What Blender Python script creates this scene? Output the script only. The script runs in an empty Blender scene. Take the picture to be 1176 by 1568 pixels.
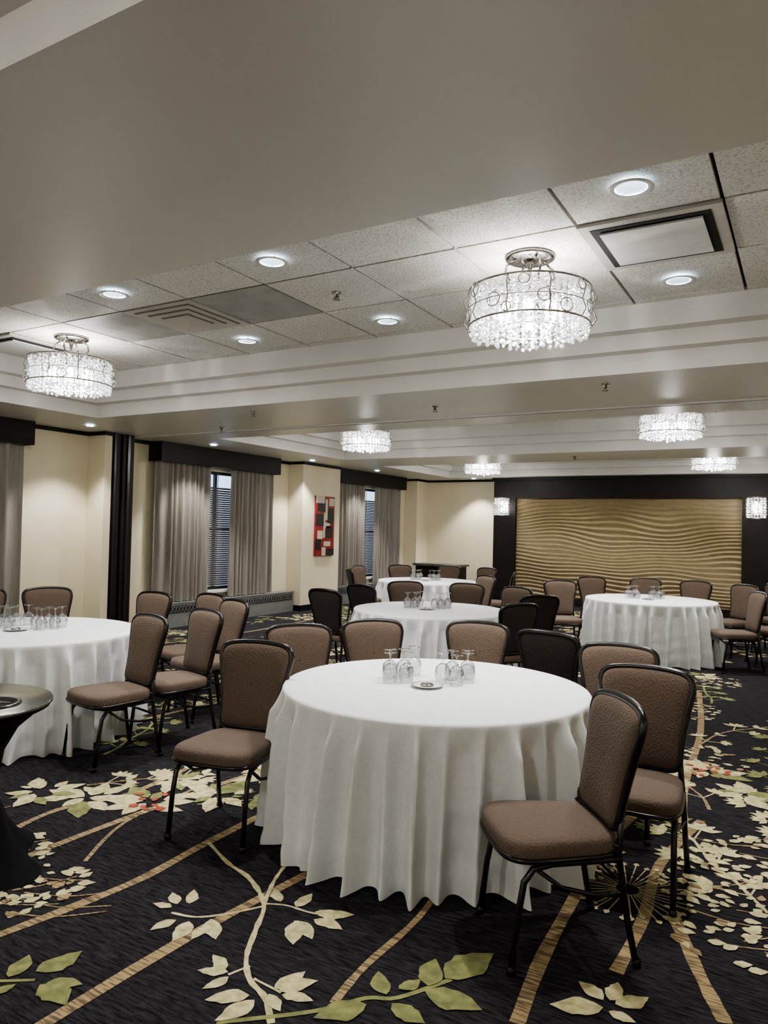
import bpy, math, random
from mathutils import Vector, Matrix
random.seed(7)
D=bpy.data; C=bpy.context
def link(o): C.scene.collection.objects.link(o); return o
try:
    C.scene.view_settings.look='AgX - Medium High Contrast'
except Exception as e: print(e)

# ------------------------------------------------------------------ materials
def mat(name,col,rough=.6,metal=0,col2=None,nscale=8,stretch=(1,1,1),bump=0,bscale=60,emit=0,ecol=None,spec=None,contrast=(.35,.65),sheen=0):
    m=D.materials.new(name); m.use_nodes=True; nt=m.node_tree; b=nt.nodes['Principled BSDF']
    b.inputs['Roughness'].default_value=rough; b.inputs['Metallic'].default_value=metal
    if spec is not None: b.inputs['Specular IOR Level'].default_value=spec
    if sheen: b.inputs['Sheen Weight'].default_value=sheen
    tc=nt.nodes.new('ShaderNodeTexCoord'); mp=nt.nodes.new('ShaderNodeMapping'); mp.inputs['Scale'].default_value=stretch
    nt.links.new(tc.outputs['Object'],mp.inputs['Vector'])
    n=nt.nodes.new('ShaderNodeTexNoise'); n.inputs['Scale'].default_value=nscale; n.inputs['Detail'].default_value=4
    nt.links.new(mp.outputs['Vector'],n.inputs['Vector'])
    r=nt.nodes.new('ShaderNodeValToRGB'); c2=col2 or tuple(c*.9 for c in col)
    r.color_ramp.elements[0].position=contrast[0]; r.color_ramp.elements[1].position=contrast[1]
    r.color_ramp.elements[0].color=(*c2,1); r.color_ramp.elements[1].color=(*col,1)
    nt.links.new(n.outputs['Fac'],r.inputs['Fac']); nt.links.new(r.outputs['Color'],b.inputs['Base Color'])
    if bump:
        n2=nt.nodes.new('ShaderNodeTexNoise'); n2.inputs['Scale'].default_value=bscale; n2.inputs['Detail'].default_value=3
        nt.links.new(mp.outputs['Vector'],n2.inputs['Vector'])
        bp=nt.nodes.new('ShaderNodeBump'); bp.inputs['Strength'].default_value=bump; bp.inputs['Distance'].default_value=.01
        nt.links.new(n2.outputs['Fac'],bp.inputs['Height']); nt.links.new(bp.outputs['Normal'],b.inputs['Normal'])
    if emit:
        b.inputs['Emission Color'].default_value=(*(ecol or col),1); b.inputs['Emission Strength'].default_value=emit
    return m
M={}
M['soffit']=mat('ceiling_paint',(.65,.64,.605),.38,col2=(.63,.62,.585),nscale=1.5,spec=.55)
M['step']=mat('ceiling_step_paint',(.65,.64,.605),.45,nscale=2,col2=(.63,.62,.585))
M['tile']=mat('acoustic_tile',(.68,.665,.62),.9,col2=(.44,.43,.395),nscale=60,contrast=(.30,.52),bump=.7,bscale=90)
M['tilegap']=mat('tile_grid_shade',(.03,.029,.026),.8)  # near-black puts the shadow lines between tiles into the grid colour
M['wall']=mat('cream_wall_paint',(.72,.655,.485),.75,col2=(.69,.625,.46),nscale=3,bump=.1,bscale=150)
M['dark']=mat('espresso_wood',(.009,.007,.006),.5,col2=(.014,.010,.009),nscale=6,stretch=(1,1,6),spec=.25)
M['black']=mat('black_metal',(.012,.011,.011),.28,metal=.0,spec=.5)
M['blackcloth']=mat('black_spandex',(.005,.005,.007),.8,spec=.12)
M['white']=mat('white_linen',(.76,.78,.78),.85,col2=(.72,.74,.74),nscale=40,bump=.08,bscale=400,spec=.2)
M['trimw']=mat('white_enamel',(.70,.70,.68),.4)
M['plate']=mat('vent_center_plate',(.60,.595,.57),.5)
M['grayp']=mat('gray_ceiling_panel',(.38,.375,.35),.5,col2=(.30,.295,.275),nscale=6)
M['vent']=mat('vent_metal',(.46,.44,.40),.4)
M['ventd']=mat('vent_groove',(.16,.15,.14),.6)
M['slot']=mat('vent_slot_dark',(.02,.02,.02),.8)
M['curtain']=mat('taupe_curtain_fabric',(.25,.23,.195),.6,col2=(.175,.16,.135),nscale=30,stretch=(1,1,.05),sheen=.1)
M['chrome']=mat('polished_chrome',(.42,.405,.38),.18,metal=1)
M['bronze']=mat('chair_frame_bronze',(.010,.007,.006),.26,spec=.5)
M['convector']=mat('convector_enamel',(.20,.20,.195),.4)
M['steel']=mat('brushed_table_top',(.17,.18,.155),.25,metal=.7,col2=(.12,.13,.11),nscale=12)
M['blind']=mat('blind_slat',(.15,.13,.115),.5)
M['frame']=mat('window_frame_dark',(.03,.03,.035),.4)
M['gold']=mat('carved_gold_panel',(.28,.215,.118),.5,col2=(.225,.172,.093),nscale=5,stretch=(1,1,5))
M['red']=mat('painting_red',(.28,.02,.02),.5,col2=(.20,.01,.012),nscale=10)
M['pcream']=mat('painting_cream',(.52,.48,.38),.5,nscale=12)
M['pblack']=mat('painting_black',(.012,.011,.012),.5,nscale=12)
M['lamp']=mat('lamp_glow',(.9,.95,1),.5,emit=6,ecol=(.66,.83,1.0))
M['bulb']=mat('bulb_glow',(1,1,1),.5,emit=45,ecol=(1,.98,.96))
M['cream']=mat('carpet_cream',(.60,.54,.31),.95,col2=(.36,.33,.17),nscale=25)
M['green']=mat('carpet_green',(.24,.25,.09),.95,col2=(.13,.14,.055),nscale=20)
M['tan']=mat('carpet_tan',(.33,.24,.12),.95,col2=(.10,.072,.04),nscale=30,stretch=(.3,3,1),contrast=(.4,.55))
M['cred']=mat('carpet_red',(.40,.09,.05),.95,col2=(.27,.05,.03),nscale=25)

def fabric(name,col,col2):
    m=mat(name,col,.8,col2=col2,nscale=300,spec=.3,sheen=.05)
    nt=m.node_tree;b=nt.nodes['Principled BSDF']
    tc=nt.nodes.new('ShaderNodeTexCoord'); v=nt.nodes.new('ShaderNodeTexVoronoi'); v.inputs['Scale'].default_value=110
    nt.links.new(tc.outputs['Object'],v.inputs['Vector'])
    bp=nt.nodes.new('ShaderNodeBump'); bp.inputs['Strength'].default_value=.5; bp.inputs['Distance'].default_value=.004
    nt.links.new(v.outputs['Distance'],bp.inputs['Height']); nt.links.new(bp.outputs['Normal'],b.inputs['Normal'])
    return m
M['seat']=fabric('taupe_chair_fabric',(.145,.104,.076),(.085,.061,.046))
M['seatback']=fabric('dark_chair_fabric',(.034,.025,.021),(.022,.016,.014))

def carpet():
    m=D.materials.new('carpet_base'); m.use_nodes=True; nt=m.node_tree;b=nt.nodes['Principled BSDF']
    b.inputs['Roughness'].default_value=1; b.inputs['Specular IOR Level'].default_value=.1
    tc=nt.nodes.new('ShaderNodeTexCoord'); mp=nt.nodes.new('ShaderNodeMapping')
    mp.inputs['Scale'].default_value=(12,80,1); mp.inputs['Rotation'].default_value=(0,0,-.45)
    nt.links.new(tc.outputs['Object'],mp.inputs['Vector'])
    n=nt.nodes.new('ShaderNodeTexNoise'); n.inputs['Scale'].default_value=1; n.inputs['Detail'].default_value=5; n.inputs['Roughness'].default_value=.7
    nt.links.new(mp.outputs['Vector'],n.inputs['Vector'])
    r=nt.nodes.new('ShaderNodeValToRGB'); e=r.color_ramp.elements
    e[0].position=.36; e[0].color=(.006,.0055,.0065,1); e[1].position=.74; e[1].color=(.052,.048,.055,1)
    nt.links.new(n.outputs['Fac'],r.inputs['Fac']); nt.links.new(r.outputs['Color'],b.inputs['Base Color'])
    return m
M['carpet']=carpet()

def clear(name,gl=.12,emit=0,tint=(1,1,1)):
    m=D.materials.new(name); m.use_nodes=True; nt=m.node_tree; nt.nodes.remove(nt.nodes['Principled BSDF'])
    out=nt.nodes['Material Output']
    t=nt.nodes.new('ShaderNodeBsdfTransparent'); t.inputs['Color'].default_value=(*tint,1)
    g=nt.nodes.new('ShaderNodeBsdfGlossy'); g.inputs['Roughness'].default_value=.05
    lw=nt.nodes.new('ShaderNodeLayerWeight'); lw.inputs['Blend'].default_value=.5
    pw=nt.nodes.new('ShaderNodeMath'); pw.operation='POWER'; pw.inputs[1].default_value=2.6
    mx=nt.nodes.new('ShaderNodeMixShader'); ma=nt.nodes.new('ShaderNodeMath'); ma.operation='ADD'; ma.inputs[1].default_value=gl; ma.use_clamp=True
    nt.links.new(lw.outputs['Facing'],pw.inputs[0]); nt.links.new(pw.outputs[0],ma.inputs[0]); nt.links.new(ma.outputs[0],mx.inputs[0])
    nt.links.new(t.outputs[0],mx.inputs[1]); nt.links.new(g.outputs[0],mx.inputs[2])
    last=mx
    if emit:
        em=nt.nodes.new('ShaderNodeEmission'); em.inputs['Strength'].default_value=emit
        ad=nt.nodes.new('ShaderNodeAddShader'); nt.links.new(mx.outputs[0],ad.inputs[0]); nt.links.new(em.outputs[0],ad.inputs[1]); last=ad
    nt.links.new(last.outputs[0],out.inputs['Surface']); return m
M['glass']=clear('drinking_glass',.12,tint=(.94,.945,.95))
M['crystal']=clear('chandelier_crystal',.50,.40,tint=(.86,.86,.88))  # bulb light on the crystals put in as a faint emission of their own
M['pane']=clear('window_glass',.03)

# ------------------------------------------------------------------ mesh builder
class B:
    def __init__(s,mats): s.v=[];s.f=[];s.m=[];s.mats=mats;s.sm=[]
    def mi(s,k):
        if k not in s.mats: s.mats.append(k)
        return s.mats.index(k)
    def add(s,vs,fs,k,smooth=False):
        o=len(s.v); s.v+= [tuple(v) for v in vs]; i=s.mi(k)
        for f in fs: s.f.append(tuple(a+o for a in f)); s.m.append(i); s.sm.append(smooth)
    def box(s,x0,x1,y0,y1,z0,z1,k):
        s.add([(x0,y0,z0),(x1,y0,z0),(x1,y1,z0),(x0,y1,z0),(x0,y0,z1),(x1,y0,z1),(x1,y1,z1),(x0,y1,z1)],
              [(0,3,2,1),(4,5,6,7),(0,1,5,4),(1,2,6,5),(2,3,7,6),(3,0,4,7)],k)
    def quad(s,a,b,c,d,k): s.add([a,b,c,d],[(0,1,2,3)],k)
    def tube(s,pts,r,k,n=8,closed=False,cap=True):
        P=[Vector(p) for p in pts]; N=len(P); rings=[]
        rr=r if isinstance(r,(list,tuple)) else [r]*N
        up=None; vs=[];fs=[]
        for i in range(N):
            if closed: t=(P[(i+1)%N]-P[i-1]).normalized()
            else: t=(P[min(i+1,N-1)]-P[max(i-1,0)]).normalized()
            if up is None:
                up=Vector((0,0,1)) if abs(t.z)<.9 else Vector((1,0,0))
            a=t.cross(up)
            if a.length<1e-4: a=t.orthogonal()
            a.normalize(); b=a.cross(t).normalized(); up=b
            for j in range(n):
                w=2*math.pi*j/n; vs.append(P[i]+(a*math.cos(w)+b*math.sin(w))*rr[i])
        M_=N if closed else N-1
        for i in range(M_):
            for j in range(n):
                a0=i*n+j; a1=i*n+(j+1)%n; c=((i+1)%N)*n
                fs.append((a0,c+j,c+(j+1)%n,a1))
        if cap and not closed: fs.append(tuple(range(n))); fs.append(tuple(reversed(range((N-1)*n,N*n))))
        s.add(vs,fs,k,True)
    def lathe(s,prof,k,n=24,c=(0,0,0),smooth=True,fn=None):
        vs=[];fs=[];N=len(prof)
        for r,z in prof:
            for j in range(n):
                w=2*math.pi*j/n; q=r*(fn(w,z) if fn else 1)
                vs.append((c[0]+q*math.cos(w),c[1]+q*math.sin(w),c[2]+z))
        for i in range(N-1):
            for j in range(n):
                fs.append((i*n+j,i*n+(j+1)%n,(i+1)*n+(j+1)%n,(i+1)*n+j))
        s.add(vs,fs,k,smooth)
    def octa(s,c,r,h,k):
        x,y,z=c; s.add([(x+r,y,z),(x,y+r,z),(x-r,y,z),(x,y-r,z),(x,y,z+h),(x,y,z-h)],
         [(0,1,4),(1,2,4),(2,3,4),(3,0,4),(1,0,5),(2,1,5),(3,2,5),(0,3,5)],k)
    def bead(s,c,r,h,a0,k):
        vs=[(c[0],c[1],c[2]+h)]
        for z,q in((.45,.85),(-.45,.85)):
            for j in range(5):
                w=a0+2*math.pi*(j+(.5 if z<0 else 0))/5; vs.append((c[0]+r*q*math.cos(w),c[1]+r*q*math.sin(w),c[2]+h*z))
        vs.append((c[0],c[1],c[2]-h)); fs=[]
        for j in range(5):
            j2=(j+1)%5; fs+= [(0,1+j,1+j2),(1+j,6+j,1+j2),(1+j2,6+j,6+j2),(11,6+j2,6+j)]
        s.add(vs,fs,k)
    def mesh(s,name):
        me=D.meshes.new(name); me.from_pydata(s.v,[],s.f)
        for k in s.mats: me.materials.append(M[k])
        me.polygons.foreach_set('material_index',s.m); me.polygons.foreach_set('use_smooth',s.sm)
        me.update(); return me
    def obj(s,name,loc=(0,0,0),parent=None,bevel=0):
        o=link(D.objects.new(name,s.mesh(name))); o.location=loc
        if parent: o.parent=parent
        if bevel:
            b=o.modifiers.new('bevel','BEVEL'); b.width=bevel; b.segments=2; b.limit_method='ANGLE'
        return o
def place(name,me,loc,rot=0,parent=None):
    o=link(D.objects.new(name,me)); o.location=loc; o.rotation_euler=(0,0,rot)
    if parent: o.parent=parent
    return o

# ------------------------------------------------------------------ room shell
XL,XR,YB,YF=-8.7,1.9,-2.8,16.5
ZS,ZT=2.836,3.287
CX0,CX1=-7.376,.6
coffers=[(-2.1,1.183),(2.554,5.813),(7.9,11.16),(12.55,15.65)]
s,gx,gy=.734,-1.135,3.979
b=B([]); ys=[YB]+[y for c in coffers for y in c]+[YF]
for i in range(0,len(ys),2): b.quad((XL,ys[i],ZS),(XL,ys[i+1],ZS),(XR,ys[i+1],ZS),(XR,ys[i],ZS),'soffit')
for (a,c) in coffers:
    b.quad((XL,a,ZS),(XL,c,ZS),(CX0,c,ZS),(CX0,a,ZS),'soffit'); b.quad((CX1,a,ZS),(CX1,c,ZS),(XR,c,ZS),(XR,a,ZS),'soffit')
    x0,x1,y0,y1=CX0,CX1,a,c
    lv=[(0,ZS),(0,ZS+.15),(.13,ZS+.15),(.13,ZS+.27),(.26,ZS+.27),(.26,ZT+.05)]
    for (i0,z0),(i1,z1) in zip(lv,lv[1:]):
        p=[(x0+i0,y0+i0,z0),(x1-i0,y0+i0,z0),(x1-i0,y1-i0,z0),(x0+i0,y1-i0,z0)]
        q=[(x0+i1,y0+i1,z1),(x1-i1,y0+i1,z1),(x1-i1,y1-i1,z1),(x0+i1,y1-i1,z1)]
        for j in range(4): b.quad(p[j],p[(j+1)%4],q[(j+1)%4],q[j],'step')
ceil=b.obj('ceiling')
b=B([])
b.box(XL-.2,XR+.2,YB-.2,YF+.2,ZT+.03,ZT+.15,'tilegap')
offs=[-5.19,0,5.19,9.8]
for (a,c),oy in zip(coffers,offs):
    x0,x1,y0,y1=CX0+.26,CX1-.26,a+.26,c-.26
    for i in range(-14,8):
        for j in range(-6,8):
            u0,u1=gx+i*s+.010,gx+(i+1)*s-.010; v0,v1=gy+oy+j*s+.010,gy+oy+(j+1)*s-.010
            u0,u1,v0,v1=max(u0,x0),min(u1,x1),max(v0,y0),min(v1,y1)
            if u1-u0>.02 and v1-v0>.02:
                k='tile'
                if oy in(0,5.19) and j==0 and i in(-6,-4): k='grayp'
                b.box(u0,u1,v0,v1,ZT,ZT+.03,k)
b.obj('ceiling_tiles',parent=ceil)

b=B([]); b.box(XL-.2,XR+.2,YB-.2,YF+.2,-.1,0,'carpet'); floor=b.obj('floor')

wins=[(8.15,10.6),(13.0,15.4)]
b=B([]); wt=.16
yy=[YB]
for a,c in wins:
    b.box(XL-wt,XL,yy[-1],a,0,ZT,'wall'); b.box(XL-wt,XL,a,c,0,.5,'wall'); b.box(XL-wt,XL,a,c,2.5,ZT,'wall'); yy.append(c)
b.box(XL-wt,XL,yy[-1],YF,0,ZT,'wall')
b.obj('wall_left')
b=B([]); b.box(XL,XR,YF,YF+.15,0,ZT,'wall'); b.obj('wall_back')
b=B([]); b.box(XR,XR+.15,YB,YF,0,ZT,'wall'); b.obj('wall_right')
b=B([]); b.box(XL,XR,YB-.15,YB,0,ZT,'wall'); b.obj('wall_front')
XP=-8.35
for y0,y1 in[(6.72,6.84),(11.25,12.52),(15.92,YF)]:
    b=B([]); b.box(XL,XP,y0,y1,0,ZS,'wall'); b.box(XL,XP+.012,y0-.012,y1,0,.11,'dark')
    b.box(XL,XP+.03,y0-.03,y1,ZS-.05,ZS-.001,'dark'); b.obj('wall_pilaster')
# partition pocket jamb
b=B([]); b.box(XL,XP,6.845,6.98,0,ZS,'dark'); b.box(XL,XP-.05,6.98,7.03,0,ZS,'slot'); b.box(XL,XP,7.03,7.22,0,ZS,'dark'); b.box(XP,XP+.02,6.87,6.90,0,ZS,'black'); b.box(XP,XP+.02,7.1,7.14,0,ZS,'black')
b.obj('partition_jamb')
b=B([]); b.box(XP,XR,7.30,7.33,ZS-.012,ZS,'trimw'); b.box(XP,XR,7.33,7.37,ZS-.006,ZS,'slot'); b.box(XP,XR,7.37,7.40,ZS-.012,ZS,'trimw'); b.obj('partition_track')
# trims
b=B([])
b.box(XL,XL+.04,YB,YF,ZS-.05,ZS,'dark'); b.obj('trim_1')
b=B([]); b.box(XL,-6.34,YF-.04,YF,ZS-.05,ZS,'dark'); b.obj('trim_2')
b=B([]); b.box(XL,XL+.015,YB,YF,0,.11,'dark'); b.obj('baseboard_left')
b=B([]); b.box(XP,-6.34,YF-.015,YF,0,.11,'dark'); b.obj('baseboard_back')

# ------------------------------------------------------------------ stage wall panel
YP=15.95
b=B([]); fx0,fx1,px0,px1=-6.36,-.66,-5.83,-1.18
b.box(fx0,px0,YP,YF,0,ZS,'dark'); b.box(px1,fx1,YP,YF,0,ZS,'dark'); b.box(px0,px1,YP,YF,2.36,ZS,'dark'); b.box(px0,px1,YP,YF,0,.16,'dark')
b.box(fx0-.03,fx1+.03,YP-.04,YP,ZS-.07,ZS,'dark'); b.box(px0,px1,YP+.12,YF,.16,2.36,'dark')
b.box(fx1,XR,YP+.2,YF,0,ZS,'wall')
b.obj('wall_panel_surround')
b=B([]); nx,nz=220,520; vs=[];fs=[]
for i in range(nx+1):
    x=px0+(px1-px0)*i/nx
    for j in range(nz+1):
        z=.16+2.2*j/nz
        ph=z+.06*math.sin(x*1.5+1.3*math.sin(z*2.3))+.026*math.sin(x*3.9+z*3.1)+.03*math.sin(x*1.1-z*5)
        t=(ph*11.5+.5*math.sin(x*.8+z*3))%1.0
        h=(t/.72 if t<.72 else (1-t)/.28); h=h*h*(3-2*h)
        a=.5+.5*math.sin(x*1.7+z*4+2*math.sin(x*.9))
        vs.append((x,YP+.09-(.006+.028*a)*h,z))
for i in range(nx):
    for j in range(nz):
        q=i*(nz+1)+j; fs.append((q,q+nz+1,q+nz+2,q+1))
b.add(vs,fs,'gold',True); b.obj('carved_wave_panel')

# ------------------------------------------------------------------ windows, curtains, valances, convectors
for n,(a,c) in enumerate(wins,1):
    b=B([]); x=XL-.12
    for y in(a,c-.05): b.box(x-.03,x+.03,y,y+.05,.5,2.5,'frame')
    for z in(.5,1.5,2.45): b.box(x-.03,x+.03,a,c,z,z+.05,'frame')
    b.box(x-.025,x+.025,(a+c)/2-.025,(a+c)/2+.025,.5,2.5,'frame')
    b.quad((x,a,.5),(x,c,.5),(x,c,2.5),(x,a,2.5),'pane')
    b.obj('window_%d'%n)
    b=B([]); z=.58
    while z<2.2:
        b.add([(XL-.07,a+.03,z+.017),(XL-.04,a+.03,z-.015),(XL-.04,c-.03,z-.015),(XL-.07,c-.03,z+.017)],[(0,1,2,3)],'blind'); z+=.037
    b.box(XL-.08,XL-.03,a+.03,c-.03,2.2,2.23,'blind')
    for yv in(a+.5,(a+c)/2,c-.5): b.box(XL-.06,XL-.052,yv,yv+.01,.56,2.5,'blind')
    b.obj('window_blind')
    b=B([]); b.box(XL,XL+.07,a-.1,c+.1,.46,.50,'trimw'); b.obj('trim_%d'%(n+2))
def valance(y0,y1):
    b=B([]); zz=2.54
    b.box(-8.44,-8.42,y0,y1,zz,ZS,'dark'); b.box(XL,-8.44,y0,y0+.02,zz,ZS,'dark'); b.box(XL,-8.44,y1-.02,y1,zz,ZS,'dark'); b.box(XL,-8.44,y0,y1,ZS-.04,ZS-.02,'dark')
    b.tube([(-8.56,y0+.02,2.60),(-8.56,y1-.02,2.60)],.012,'chrome',8)
    b.obj('curtain_valance')
def curtain(y0,y1,z0=.385,z1=2.60):
    b=B([]); n=int((y1-y0)*90); nz=10; vs=[];fs=[]
    per=.13
    for j in range(nz+1):
        t=j/nz; z=z1+(z0-z1)*t
        for i in range(n+1):
            y=y0+(y1-y0)*i/n
            w=2*math.pi*(y/per+.35*math.sin(y*5.1)+.2*math.sin(y*13))
            x=-8.56+(.030+.012*t)*math.sin(w)+.010*math.sin(.5*w+1)+.008*t*math.sin(y*17+t*2)
            vs.append((x,y+.012*t*math.sin(y*9),z))
    for j in range(nz):
        for i in range(n):
            q=j*(n+1)+i; fs.append((q,q+1,q+n+2,q+n+1))
    b.add(vs,fs,'curtain',True); b.obj('curtain_panel')
valance(2.8,5.72); valance(7.8,10.66); valance(12.56,15.5)
curtain(3.0,5.66); curtain(7.83,8.98); curtain(9.50,10.62); curtain(12.60,13.80); curtain(14.30,15.46)
def convector(y0,y1):
    b=B([]); b.box(XL+.016,-8.47,y0,y1,0,.36,'convector'); b.box(-8.47,-8.465,y0+.04,y1-.04,.22,.33,'slot')
    y=y0+.05
    while y<y1-.06:
        b.tube([(-8.462,y+.035+.03*math.cos(w*math.pi/4),.275+.045*math.sin(w*math.pi/4)) for w in range(8)],.005,'convector',4,True); y+=.07
    b.box(XL+.016,-8.46,y0,y1,.36,.375,'convector'); b.obj('convector_heater')
convector(3.0,6.2); convector(7.75,11.2); convector(12.6,15.85)
# painting
b=B([]); XA=XP+.003; ya,yb_,za,zb=11.64,12.28,1.04,2.21
b.box(XA,XA+.035,ya,yb_,za,zb,'red'); xx=XA+.037
def pr(y0,y1,z0,z1,k,t=0): b.box(xx-.003,xx+t,ya+y0*.64,ya+y1*.64,za+z0*1.17,za+z1*1.17,k)
for r in[(.0,.45,.88,1,'pcream'),(.1,.5,.74,.88,'pblack'),(.5,.62,.6,.95,'pcream'),(.62,.95,.55,.80,'pblack'),(.0,.42,.5,.7,'pblack'),(.42,.5,.3,.72,'pcream'),(.1,.38,.28,.42,'pcream'),(.55,.9,.30,.5,'pblack'),(.0,.3,.1,.28,'pblack'),(.45,.8,.16,.24,'pcream'),(.35,.55,.0,.14,'pcream'),(.6,1,.0,.12,'pblack'),(.7,.97,.84,.97,'pcream'),(.5,.75,.47,.56,'pcream')]: pr(*r[:4],r[4],.002)
b.obj('abstract_painting')
# console
b=B([]); b.box(-8.1,-6.9,15.3,15.85,.76,.81,'steel'); b.box(-8.05,-6.95,15.35,15.8,.08,.76,'dark')
for x in(-8.05,-7.0):
    for y in(15.35,15.75): b.box(x,x+.05,y,y+.05,0,.08,'dark')
for x in(-7.68,-7.31): b.box(x,x+.01,15.34,15.35,.1,.74,'slot')
b.obj('buffet_console')

# ------------------------------------------------------------------ ceiling fixtures
b=B([]); b.lathe([(.078,.0),(.105,-.006),(.108,.0)],'trimw',32); b.lathe([(.078,0),(.062,.02),(0.001,.02)],'lamp',32)
for k in range(-2,3): b.box(-.07,.07,k*.026-.001,k*.026+.001,.0,.012,'chrome')
dl=b.mesh('recessed_downlight')
def spot(loc,e,size=1.9,blend=.7,parent=None,col=(1,.975,.94)):
    l=D.lights.new('downlight_lamp','SPOT'); l.energy=e; l.spot_size=size; l.spot_blend=blend; l.color=col; l.shadow_soft_size=.05
    o=link(D.objects.new('downlight_lamp',l)); o.location=loc
    if parent: o.parent=parent
    return o
for oy in offs:
    for x in(-.768,-2.97,-4.44,-6.64):
        for y in(3.612,5.08):
            if x==-6.64 and oy==0: continue
            if y+oy>15.3: continue
            o=place('recessed_downlight',dl,(x,y+oy,ZT-.025)); spot((0,0,-.03),155 if oy>=0 else 115,size=1.75,blend=.8,parent=o)
b=B([]); b.lathe([(.05,.0),(.068,-.005),(.07,.0)],'trimw',24); b.lathe([(.05,0),(.04,.015),(0.001,.015)],'lamp',24)
dw=b.mesh('wall_washer_downlight')
for x,y in[(-8.0,6.2),(-8.0,8.45),(-8.0,11.05),(-8.0,13.4),(-6.9,16.0)]:
    o=place('wall_washer_downlight',dw,(x,y,ZS-.016)); spot((0,0,-.02),150,1.7,.5,parent=o,col=(1,.975,.94))
# AC cassette
b=B([]); h=.367
b.box(-h,h,-h,h,-.02,0,'vent')
b.box(-.31,.31,-.31,.31,-.024,-.019,'slot'); b.box(-.265,.265,-.27,.25,-.04,-.03,'plate')
ac=b.mesh('air_vent')
b=B([])
for hh,zz,k in[(.36,.004,'vent'),(.30,.007,'ventd'),(.285,.013,'vent'),(.225,.016,'ventd'),(.21,.022,'vent'),(.15,.025,'ventd'),(.135,.031,'vent')]:
    b.box(-hh,hh,-hh,hh,-zz,-zz+.006,k)
df=b.mesh('air_diffuser')
b=B([]); b.lathe([(.001,0),(.035,0),(.035,-.008),(.014,-.012),(.012,-.04),(.001,-.04)],'chrome',16); b.lathe([(.001,-.05),(.028,-.052),(.028,-.056),(.001,-.056)],'chrome',16); b.tube([(0.018,0,-.03),(.02,0,-.052)],.003,'chrome',5); b.tube([(-0.018,0,-.03),(-.02,0,-.052)],.003,'chrome',5)
sp=b.mesh('fire_sprinkler')
for oy in offs[:3]:
    for x in(-.768,-6.64): place('air_vent',ac,(x,4.346+oy,ZT))
    place('air_diffuser',df,(-4.438,4.346+oy,ZT-.003)); place('fire_sprinkler',sp,(-2.97,4.346+oy,ZT))
for x,y in[(-5.25,6.15),(-3.28,6.6),(-1.49,6.15),(-3.3,11.7),(-6.5,7.0)]: place('fire_sprinkler',sp,(x,y,ZS))

# chandelier
def chand():
    b=B([]); R=.355; z0,z1=-.22,-.46
    b.lathe([(.001,0),(.15,0),(.15,-.02),(.13,-.028),(.001,-.03)],'chrome',32)
    b.lathe([(.001,-.03),(.035,-.04),(.02,-.06),(.012,-.09),(.012,-.2),(.03,-.22),(.001,-.24)],'chrome',16)
    for k in range(4):
        w=k*2*math.pi/4+.4; c,sn=math.cos(w),math.sin(w)
        b.tube([(.09*c,.09*sn,-.03),(.15*c,.15*sn,-.07),(.16*c,.16*sn,-.12),(.12*c,.12*sn,-.17),(.2*c,.2*sn,z0+.01),(R*c,R*sn,z0)],.008,'chrome',6)
    def ring(r,z,th):
        b.tube([(r*math.cos(t),r*math.sin(t),z) for t in[2*math.pi*i/96 for i in range(96)]],th,'chrome',6,True)
    ring(R+.012,z0,.007); ring(R+.012,z1+.02,.006); ring(R+.02,(z0+z1)/2,.003)
    ring(.2,z0,.005); ring(.2,z1,.005)
    rnd=random.Random(5)
    for k in range(20):
        ww=2*math.pi*k/20+rnd.uniform(-.08,.08); ro=rnd.uniform(.024,.042); zc=[z0-.045,(z0+z1)/2-.01,z1+.06][k%3]+rnd.uniform(-.015,.015)
        b.tube([((R+.026)*math.cos(ww+ro*math.cos(t)/R),(R+.026)*math.sin(ww+ro*math.cos(t)/R),zc+ro*math.sin(t)) for t in[2*math.pi*i/14 for i in range(14)]],.0035,'chrome',5,True)
    for k in range(10):
        w=2*math.pi*k/10; c,sn=math.cos(w),math.sin(w)
        b.tube([((R+.012)*c,(R+.012)*sn,z0),((R+.045)*c,(R+.045)*sn,z0-.05),((R+.022)*c,(R+.022)*sn,(z0+z1)/2),((R+.045)*c,(R+.045)*sn,z1+.06),((R+.012)*c,(R+.012)*sn,z1+.01)],.004,'chrome',5)
    for r,n,lo in[(.348,50,0),(.285,34,-.01),(.21,24,-.02),(.12,12,-.03)]:
        for k in range(n):
            w=2*math.pi*k/n+r*7; zz=z0-.003-(k%3)*.006; q0=[.012,.019,.014,.017]
            i=k
            while zz>z1+lo-.02:
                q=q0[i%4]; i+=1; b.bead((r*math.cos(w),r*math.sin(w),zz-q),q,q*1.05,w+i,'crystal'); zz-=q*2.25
    for k in range(8):
        w=k*math.pi/4; c=(.18*math.cos(w),.18*math.sin(w),-.36)
        b.lathe([(.001,.05),(.024,.035),(.033,0),(.024,-.035),(.001,-.05)],'bulb',10,c); b.tube([(c[0],c[1],-.31),(c[0]*.3,c[1]*.3,-.22)],.006,'chrome',5)
    return b.mesh('crystal_chandelier')
ch=chand()
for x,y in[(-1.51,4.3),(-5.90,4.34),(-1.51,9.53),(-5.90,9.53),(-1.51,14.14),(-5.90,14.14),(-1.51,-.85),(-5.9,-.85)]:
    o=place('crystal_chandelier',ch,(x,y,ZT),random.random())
    l=D.lights.new('chandelier_lamp','POINT'); l.energy=94; l.shadow_soft_size=.12; l.color=(1,.975,.94)
    q=link(D.objects.new('chandelier_lamp',l)); q.parent=o; q.location=(0,0,-.46)
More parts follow.
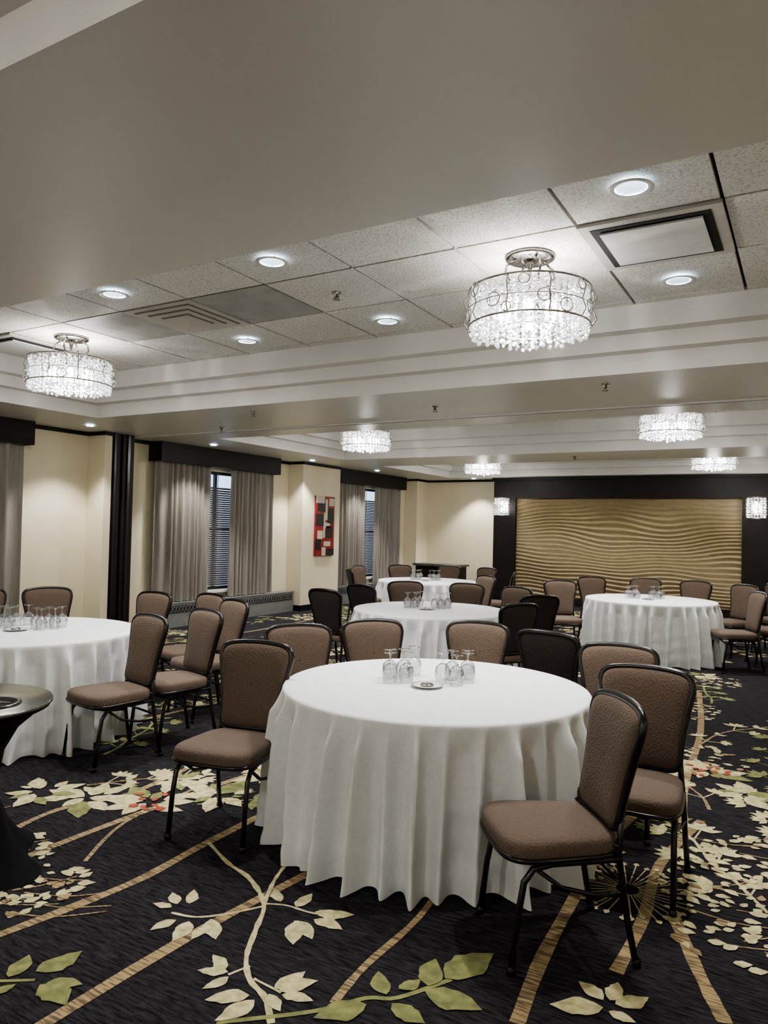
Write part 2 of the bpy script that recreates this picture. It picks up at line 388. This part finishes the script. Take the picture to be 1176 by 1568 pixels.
# sconces
b=B([]); R=.17
b.box(-.09,.09,.16,.2,-.12,.12,'chrome')
for z in(-.2,.2): b.tube([(R*math.cos(2*math.pi*i/32),R*math.sin(2*math.pi*i/32),z) for i in range(32)],.006,'chrome',6,True)
for z in(-.2,.2): b.tube([(0,R,z),(0,.18,z*.5)],.006,'chrome',5)
for z in(-.14,-.07,0,.07,.14):
    for k in range(9):
        w=2*math.pi*k/9; b.tube([((R+.01)*math.cos(w+.2*math.cos(t)),(R+.01)*math.sin(w+.2*math.cos(t)),z+.034*math.sin(t)) for t in[2*math.pi*i/10 for i in range(10)]],.004,'chrome',4,True)
for r,n in[(.155,18),(.09,10)]:
    for k in range(n):
        w=2*math.pi*k/n
        for i in range(9): b.octa((r*math.cos(w),r*math.sin(w),-.18+i*.044),.015,.021,'crystal')
for z in(-.08,.08): b.lathe([(.001,.05),(.02,.03),(.025,0),(.02,-.03),(.001,-.05)],'bulb',10,(0,0,z))
sc=b.mesh('crystal_wall_sconce')
def sconce(x,y,z,rot,e):
    o=place('crystal_wall_sconce',sc,(x,y,z),rot)
    l=D.lights.new('sconce_lamp','POINT'); l.energy=e; l.shadow_soft_size=.1; l.color=(1,.975,.94); q=link(D.objects.new('sconce_lamp',l)); q.parent=o
for x in(-6.09,-.92): sconce(x,YP-.205,2.165,0,14)
for y in(-1.5,1.8,6.8,12): sconce(XR-.205,y,2.0,-math.pi/2,20)  # out-of-view fill lamps, added on the right wall to brighten the soffit
for x in(-6.6,-4.2,-1.2): sconce(x,YB+.205,2.0,math.pi,28)  # unseen front-wall lamps, likewise added only as fill

# ------------------------------------------------------------------ tables
def cloth(seed,R=.82,H=.755):
    rnd=random.Random(seed); b=B([]); n=900; vs=[];fs=[]
    fl=[];w=rnd.random()
    w0=w
    while w<w0+2*math.pi-.14:
        fl.append((w,rnd.uniform(.026,.042),rnd.uniform(.5,1.3),rnd.uniform(-.07,.07))); w+=rnd.uniform(.15,.25)
    def fold(t,tt):
        v=0
        for c,wd,a,dr in fl:
            d=(t-c-dr*tt+math.pi)%(2*math.pi)-math.pi
            if abs(d)<.25:
                q=abs(d)/(wd*(1.25+.1*tt)); v+=a*math.exp(-q**1.7)
        return v-.42
    prof=[(0.001,0),(.3,0),(.6,0),(.9,0),(.975,0),(.993,-.003),(1.0,-.012)]
    lev=[(r,z,0) for r,z in prof]+[(1.0,0,k/36) for k in range(1,37)]
    for r,z,t in lev:
        for j in range(n):
            w=2*math.pi*j/n
            if t==0: rr=R*r; zz=H+z
            else:
                f=fold(w,t); rr=R+.018*t**.8+f*(.145*t**.35)*min(1,t*6)+.004*math.sin(w*23+t*9)*t+.004*math.sin(w*7+t*31)*t
                zz=(H-.012)*(1-t)+.006*t+ .016*max(0,-f)*t
            vs.append((rr*math.cos(w),rr*math.sin(w),zz))
    for i in range(len(lev)-1):
        for j in range(n): fs.append((i*n+j,(i+1)*n+j,(i+1)*n+(j+1)%n,i*n+(j+1)%n))
    b.add(vs,fs,'white',True)
    for k in range(4):
        w=k*math.pi/2+.4; b.tube([(.45*math.cos(w),.45*math.sin(w),.72),(.5*math.cos(w),.5*math.sin(w),.0)],.015,'black',6)
    return b.mesh('round_banquet_table')
b=B([])
gp=[(.036,0),(.042,.03),(.043,.055),(.036,.085),(.015,.102),(.005,.108),(.0045,.145),(.008,.155),(.034,.160),(.034,.163),(.001,.163)]
b.lathe(gp,'glass',24); b.lathe([(r-.0018,z) for r,z in gp[:5]]+[(.001,.1)],'glass',24); gob=b.mesh('water_goblet')
b=B([]); b.lathe([(.001,.002),(.05,.002),(.085,.012),(.088,.014),(.05,.006),(.001,.006)],'trimw',32)
b.tube([(.03*math.cos(t),.03*math.sin(t),.012) for t in[2*math.pi*i/16 for i in range(16)]],.006,'chrome',5,True); dish=b.mesh('saucer_plate')
tabs=[(-1.755,3.606),(-3.486,7.017),(-5.503,10.932),(-1.822,10.107),(-5.207,3.519)]
for i,(x,y) in enumerate(tabs):
    place('round_banquet_table',cloth(20+i),(x,y,0))
    ax,ay=x-.03,y+.04
    for dx,dy in[(-.24,.09),(-.15,.0),(-.24,-.02),(-.16,.12),(-.10,.20),(.05,.02),(.11,.10),(.12,-.05),(.19,.03),(.20,.13)]:
        c,sn=.864,.5035
        X=dx*c-dy*sn; Y=dx*sn+dy*c
        place('water_goblet',gob,(ax+X,ay+Y,.7555))
    place('saucer_plate',dish,(ax+.02,ay-.12,.7555))

# cocktail table
b=B([])
def sfn(w,z):
    t=max(0,1-z/.45); return 1+.18*t*math.cos(4*(w-.25))
b.lathe([(.37,.005),(.30,.06),(.235,.16),(.19,.28),(.175,.40),(.19,.52),(.25,.63),(.33,.70),(.38,.725),(.382,.74)],'blackcloth',64,fn=sfn)
b.lathe([(.382,.738),(.392,.742),(.392,.752),(.386,.757),(.001,.757)],'steel',64)
b.lathe([(.12,.757),(.12,.764),(.10,.766),(.09,.759),(.001,.759)],'black',40,c=(.17,.05,0)); b.tube([(.09,.02,.768),(.25,.08,.768)],.004,'chrome',6)
b.obj('cocktail_table',(-3.37,1.96,0))

# ------------------------------------------------------------------ chair (faces +Y)
def chair():
    b=B([])
    def outl(n=48):
        o=[]
        for i in range(n):
            t=2*math.pi*i/n; c,sn=math.cos(t),math.sin(t); e=.42
            x=math.copysign(abs(c)**e,c); y=math.copysign(abs(sn)**e,sn)
            hw=.215+.02*y
            o.append((x*hw,y*.225+(.015*(1-x*x) if y>0 else 0)))
        return o
    o=outl(); n=len(o); rings=[(.94,.405),(.99,.413),(1,.425),(1,.445),(.985,.462),(.94,.474),(.8,.482),(.5,.488),(.2,.490)]
    vs=[(x*k,y*k,z) for k,z in rings for x,y in o]; fs=[]
    for i in range(len(rings)-1):
        for j in range(n): fs.append((i*n+j,i*n+(j+1)%n,(i+1)*n+(j+1)%n,(i+1)*n+j))
    fs.append(tuple(range((len(rings)-1)*n,len(rings)*n))); b.add(vs,fs,'seat',True)
    b.add([(x*.94,y*.94,.405) for x,y in o],[tuple(reversed(range(n)))],'black')
    b.tube([(x*.995,y*.995,.410) for x,y in o],.011,'bronze',6,True)
    half=[(.0,.49),(.10,.492),(.145,.50),(.165,.525),(.168,.57),(.174,.65),(.186,.73),(.200,.80),(.210,.855),(.211,.885),(.201,.915),(.17,.936),(.11,.946),(.05,.950),(0,.951)]
    hp=[]
    for i in range(len(half)-1):
        a=half[max(i-1,0)];p=half[i];q=half[i+1];d=half[min(i+2,len(half)-1)]
        for k in range(3):
            t=k/3
            def cr(j): return .5*((2*p[j])+(-a[j]+q[j])*t+(2*a[j]-5*p[j]+4*q[j]-d[j])*t*t+(-a[j]+3*p[j]-3*q[j]+d[j])*t**3)
            hp.append((cr(0),cr(1)))
    hp.append(half[-1])
    ol=hp+[(-x,z) for x,z in reversed(hp[1:-1])]
    def P(x,z,off=0):
        y=-.205-(z-.47)*.20+.35*x*x
        return (x,y+off,z)
    n=len(ol); cu,cv=0,.73
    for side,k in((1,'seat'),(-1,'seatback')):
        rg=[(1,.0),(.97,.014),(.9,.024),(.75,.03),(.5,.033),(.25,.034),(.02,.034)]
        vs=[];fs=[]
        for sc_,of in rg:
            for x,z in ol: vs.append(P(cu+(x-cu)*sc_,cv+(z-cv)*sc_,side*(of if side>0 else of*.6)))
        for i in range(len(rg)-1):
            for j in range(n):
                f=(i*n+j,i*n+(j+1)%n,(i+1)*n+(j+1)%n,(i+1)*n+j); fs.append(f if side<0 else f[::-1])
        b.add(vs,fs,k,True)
    b.tube([P(x*1.02,cv+(z-cv)*1.015,-.004) for x,z in ol],.0165,'bronze',8,True)
    for sx in(-1,1):
        b.tube([P(sx*.172,.56,-.005),(sx*.178,-.215,.47),(sx*.185,-.205,.42),(sx*.19,-.21,.36),(sx*.197,-.235,.18),(sx*.205,-.27,.0)],.013,'bronze',8)
        b.tube([(sx*.19,-.205,.395),(sx*.195,-.08,.392),(sx*.20,.06,.39),(sx*.203,.13,.375),(sx*.206,.165,.33),(sx*.21,.185,.22),(sx*.213,.21,0)],.013,'bronze',8)
        b.tube([(sx*.198,.12,.375),(sx*.198,.02,.30),(sx*.198,-.10,.27),(sx*.195,-.225,.26)],.009,'bronze',6)
        for y in(.21,-.27): b.lathe([(.001,0),(.017,0),(.017,.02),(.012,.03)],'black',10,(sx*(.213 if y>0 else .205),y,0))
    b.tube([(-.2,.1,.385),(.2,.1,.385)],.009,'bronze',6); b.tube([(-.19,-.215,.30),(.19,-.215,.30)],.008,'bronze',6)
    b.tube([(-.19,-.2,.44),(.19,-.2,.44)],.009,'bronze',6)
    return b.mesh('dining_chair')
cm=chair()
for v in cm.vertices: v.co.z*=.982
chairs=[(-2.63,2.955,.2,-.98),(-.885,2.86,-.79,-.61),(-.70,3.52,0,-1),(-.95,4.18,.1,-1),(-2.73,3.77,.75,-.66),(-2.49,4.30,.72,-.69),(-2.0,4.62,.2,-.98),(-1.46,5.04,.15,.99),
(-4.10,3.41,-.2,-.98),(-4.07,3.93,-.25,-.97),(-4.42,4.63,-.3,-.95),(-5.37,4.66,0,-1),(-4.93,4.9,-.2,-.98),(-6.2,4.45,.9,-.45),(-6.5,3.98,.9,-.35),
(-4.40,6.68,.1,1),(-4.43,7.49,.2,.98),(-2.53,6.56,-.85,.5),(-2.63,7.62,-.7,.7),(-3.1,8.06,-.35,-.95),(-4.22,7.90,.6,-.75),(-3.66,8.14,.1,-1),
(-6.25,10.2,.7,.7),(-6.6,10.95,1,0),(-6.3,11.62,.75,-.65),(-5.75,12.09,.1,-1),(-5.1,12.05,-.3,-.9),(-4.42,11.25,-1,-.3),(-4.26,9.85,-.5,-.85),
(-2.85,9.75,.5,-.86),(-2.7,11.0,.6,-.75),(-2.1,11.3,.2,-1),(-1.5,11.25,-.2,-1),(-.95,10.98,-.6,-.8),(-.79,9.72,-.9,-.45),(-.45,10.4,-.9,-.3),(-.45,11.7,-.3,-1)]
for x,y,fx,fy in chairs: place('dining_chair',cm,(x,y,0),math.atan2(-fx,fy))

# ------------------------------------------------------------------ carpet pattern
b=B([]); cnt=[0]
def leaf(a,t,k='cream',w=.26,z=.003):
    cnt[0]+=1; z=z+(cnt[0]%50)*.00005
    a=Vector(a);t=Vector(t);d=t-a;n=Vector((-d.y,d.x)); vs=[];N=8; bend=random.uniform(-.08,.08)
    for i in range(N+1):
        u=i/N; q=a+d*u+n*(w*math.sin(math.pi*u**.8)*random.uniform(.82,1.12)+bend*math.sin(math.pi*u)); vs.append((q.x,q.y,z))
    for i in range(N-1,0,-1):
        u=i/N; q=a+d*u-n*(w*math.sin(math.pi*u**.8)*random.uniform(.82,1.12)-bend*math.sin(math.pi*u)); vs.append((q.x,q.y,z))
    b.add(vs,[tuple(range(len(vs)-1,-1,-1))],k)
def sm(pts,m=5):
    o=[]
    for i in range(len(pts)-1):
        a=pts[max(i-1,0)];p=pts[i];q=pts[i+1];d=pts[min(i+2,len(pts)-1)]
        for k in range(m):
            t=k/m; o.append(tuple(.5*((2*p[j])+(-a[j]+q[j])*t+(2*a[j]-5*p[j]+4*q[j]-d[j])*t*t+(-a[j]+3*p[j]-3*q[j]+d[j])*t**3) for j in(0,1)))
    o.append(pts[-1]); return o
def strip(pts,w,k,z=.0026,jit=0):
    cnt[0]+=1; z=z+(cnt[0]%8)*.00004
    P=[Vector(p) for p in sm(pts)]; vs=[];fs=[]
    for i,p in enumerate(P):
        d=(P[min(i+1,len(P)-1)]-P[max(i-1,0)]).normalized(); n=Vector((-d.y,d.x))
        ww=w*(1+random.uniform(-jit,jit)); a=p+n*ww/2;c=p-n*ww/2; vs+=[(a.x,a.y,z),(c.x,c.y,z)]
    for i in range(len(P)-1): fs.append((2*i+1,2*i+3,2*i+2,2*i))
    b.add(vs,fs,k)
def L(st): return [tuple(float(q)/100 for q in p.split(',')) for p in st.split()]
for st,w in[('-260,279 -236,267 -218,261 -198,247 -188,230 -179,214 -169,204 -158,199 -148,190',.022),('-198,247 -207,265 -213,282',.018),('-197,245 -205,233 -214,224 -225,221',.013),('-198,247 -189,251 -176,252 -164,258',.013),('-174,210 -177,202',.012),('-168,205 -155,204',.012)]: strip(L(st),w,'cream',jit=.3)
def leaves(st,k,w=.27):
    p=L(st)
    for i in range(0,len(p)-1,2): leaf(p[i],p[i+1],k,w)
leaves('-228,227 -237,233 -224,230 -231,240 -228,224 -237,222 -219,218 -222,207 -214,220 -209,206 -208,226 -196,216 -205,221 -204,211','cream',.24)
leaves('-193,252 -202,259 -178,244 -169,229 -179,243 -165,236 -173,248 -159,248 -176,253 -161,260 -185,252 -186,265','cream',.24)
leaves('-180,204 -190,208 -178,203 -188,198 -176,201 -179,191 -163,197 -174,187 -160,196 -164,181 -158,201 -149,196 -158,204 -155,218 -156,204 -148,216 -154,203 -143,206','cream',.25)
strip(L('-241,157 -231,164'),.015,'green')
leaves('-240,160 -246,172 -252,159 -253,165 -235,167 -232,184 -226,165 -215,171 -227,163 -210,161 -236,152 -234,159','green',.28)
strip(L('-163,181 -140,202 -129,217 -120,223 -109,242'),.02,'green')
leaves('-124,222 -133,232 -122,227 -118,236 -114,234 -119,250 -111,241 -102,265 -114,231 -93,232 -127,214 -138,199 -120,219 -106,216','green',.28)
leaves('-60,259 -70,265 -58,260 -58,272 -56,259 -47,269 -59,255 -75,247 -57,254 -48,253','cream',.27)
for st,w in[('-268,174 -262,205 -258,236 -260,275 -260,331 -255,420 -262,520 -250,640',.05),('-137,209 -139,233 -138,273 -144,330 -138,420 -145,520',.03),('-81,232 -86,276 -89,349 -90,391 -84,480 -92,600 -98,720',.055),('-49,333 -34,294 -23,269',.05),('-60,278 -59,324 -62,380 -52,450',.05),('-352,228 -358,265 -345,304 -352,380 -340,470',.04),('-293,232 -314,273 -320,330',.022),('-98,816 -77,654 -69,511 -60,440',.05)]: strip(L(st),w,'tan',.0020,jit=.12)
def pebbles(cx,cy,rx,ry,n,ang=.4):
    for _ in range(n):
        while 1:
            u,v=random.uniform(-1,1),random.uniform(-1,1)
            if u*u+v*v<1: break
        x,y=cx+u*rx,cy+v*ry; a=ang+random.uniform(-.9,.9)+u*1.5; l=random.uniform(.04,.08)
        leaf((x,y),(x+l*math.cos(a),y+l*math.sin(a)),'cream' if random.random()<.85 else 'tan',.32)
    for _ in range(n//12):
        u,v=random.uniform(-.8,.8),random.uniform(-.8,.8); x,y=cx+u*rx,cy+v*ry; a=ang+random.uniform(-.6,.6)
        strip([(x,y),(x+.2*math.cos(a),y+.2*math.sin(a)),(x+.4*math.cos(a+.2),y+.4*math.sin(a+.2))],.009,'tan')
def flower(x,y,r=.2,red=True):
    a0=random.random()*6
    for k in range(9):
        a=a0+k*.7+random.uniform(-.15,.15); rr=r*random.uniform(.6,1.25); st=random.uniform(.02,.4)*r
        leaf((x+st*math.cos(a),y+st*math.sin(a)),(x+rr*math.cos(a+.2),y+rr*math.sin(a+.2)),'cream' if random.random()<.65 else 'green',.26)
    if red:
        for k in range(12):
            a=random.random()*6.3; q=random.random()*r*.5; leaf((x+q*math.cos(a),y+q*math.sin(a)),(x+(q+.05)*math.cos(a+.3),y+(q+.05)*math.sin(a+.3)),'cred',.3,.006)
def branch(x,y,a,length=1.0,k='cream',sc_=1):
    pts=[(x,y)]
    for i in range(6):
        a+=random.uniform(-.28,.28); pts.append((pts[-1][0]+length/6*math.cos(a),pts[-1][1]+length/6*math.sin(a)))
    strip(pts,.020*sc_,'tan' if k=='cream' and random.random()<.6 else k,jit=.3)
    for i,p in enumerate(pts[1:],1):
        for sd in(-1,1):
            aa=a+sd*random.uniform(.6,1.1); l=.10*sc_*random.uniform(.8,1.2)
            if i%2:
                e=(p[0]+l*1.4*math.cos(aa),p[1]+l*1.4*math.sin(aa)); strip([p,e],.010*sc_,k)
                for q in(-1.1,-.5,0,.5,1.1): leaf(e,(e[0]+l*math.cos(aa+q),e[1]+l*math.sin(aa+q)),k,.22)
            else: leaf(p,(p[0]+l*math.cos(aa),p[1]+l*math.sin(aa)),k,.24)
def burst(x,y,r=.3):
    for k in range(34):
        a=k*2*math.pi/34+random.uniform(-.05,.05); q=r*random.uniform(.75,1.1)
        strip([(x+.05*math.cos(a),y+.05*math.sin(a)),(x+q*math.cos(a),y+q*math.sin(a))],.006,'cream')
        leaf((x+q*math.cos(a),y+q*math.sin(a)),(x+(q+.035)*math.cos(a),y+(q+.035)*math.sin(a)),'cream',.4)
pebbles(-.25,3.72,.36,.68,210); pebbles(-3.35,2.05,.28,.35,70); pebbles(-2.95,1.95,.25,.3,70)
burst(-.70,3.45,.26); flower(-3.6,2.85,.26,False); flower(-3.25,3.0,.26); flower(-3.0,3.3,.22,False); flower(-3.9,2.75,.26,False); flower(-2.95,3.75,.25,False); flower(-3.4,3.35,.22,False)
flower(-.60,5.45,.24); flower(-.35,5.1,.22,False); branch(-.5,4.7,1.7,1.2); branch(-.2,4.4,1.4,1.3); branch(-.75,6.0,1.3,1.5)
for gxx in range(-12,4):
    for gyy in range(0,25):
        x=gxx*.80+random.uniform(-.25,.25); y=gyy*.72+random.uniform(-.25,.25)
        if y<3.5 and -2.9<x<.3: continue
        if y<2.7 and -3.9<x<0: continue
        if y<1 or y>15.6 or x>1.7 or x<-8.2: continue
        r=random.random()
        if r<.48: branch(x,y,random.uniform(.8,2.3),random.uniform(.6,1.1),'cream' if random.random()<.62 else 'green',1)
        elif r<.62: pebbles(x,y,.3,.4,55,random.random()*3)
        elif r<.78: flower(x,y,.2,random.random()<.10)
        elif r<.86: burst(x,y,.24)
        else: branch(x,y,1.5,.8,'green',1.1)
for x0 in(-4.6,-5.4,-6.5,-7.4,.5,1.1,-3.1,-2.0):
    strip([(x0+.1*math.sin(k*1.3+x0),1+k*1.1) for k in range(14)],.05,'tan',.0020,jit=.12)
b.obj('carpet_pattern',parent=floor)

# ------------------------------------------------------------------ world
w=D.worlds.new('world'); C.scene.world=w; w.use_nodes=True
bg=w.node_tree.nodes['Background']; bg.inputs['Color'].default_value=(.50,.66,.92,1); bg.inputs['Strength'].default_value=2.4

# ------------------------------------------------------------------ camera
th,pi_,ro=[math.radians(a) for a in(30.233,1.332,1.348)]
f=Vector((-math.sin(th)*math.cos(pi_),math.cos(th)*math.cos(pi_),math.sin(pi_))); r=Vector((math.cos(th),math.sin(th),0)); u=r.cross(f)
r2=r*math.cos(ro)+u*math.sin(ro); u2=-r*math.sin(ro)+u*math.cos(ro)
cam=D.cameras.new('camera'); co=link(D.objects.new('camera',cam))
m=Matrix((r2,u2,-f)).transposed().to_4x4(); m.translation=Vector((0,0,1.591)); co.matrix_world=m
cam.sensor_fit='HORIZONTAL'; cam.sensor_width=36; cam.lens=36*1124.54/1176; cam.clip_start=.05
C.scene.camera=co
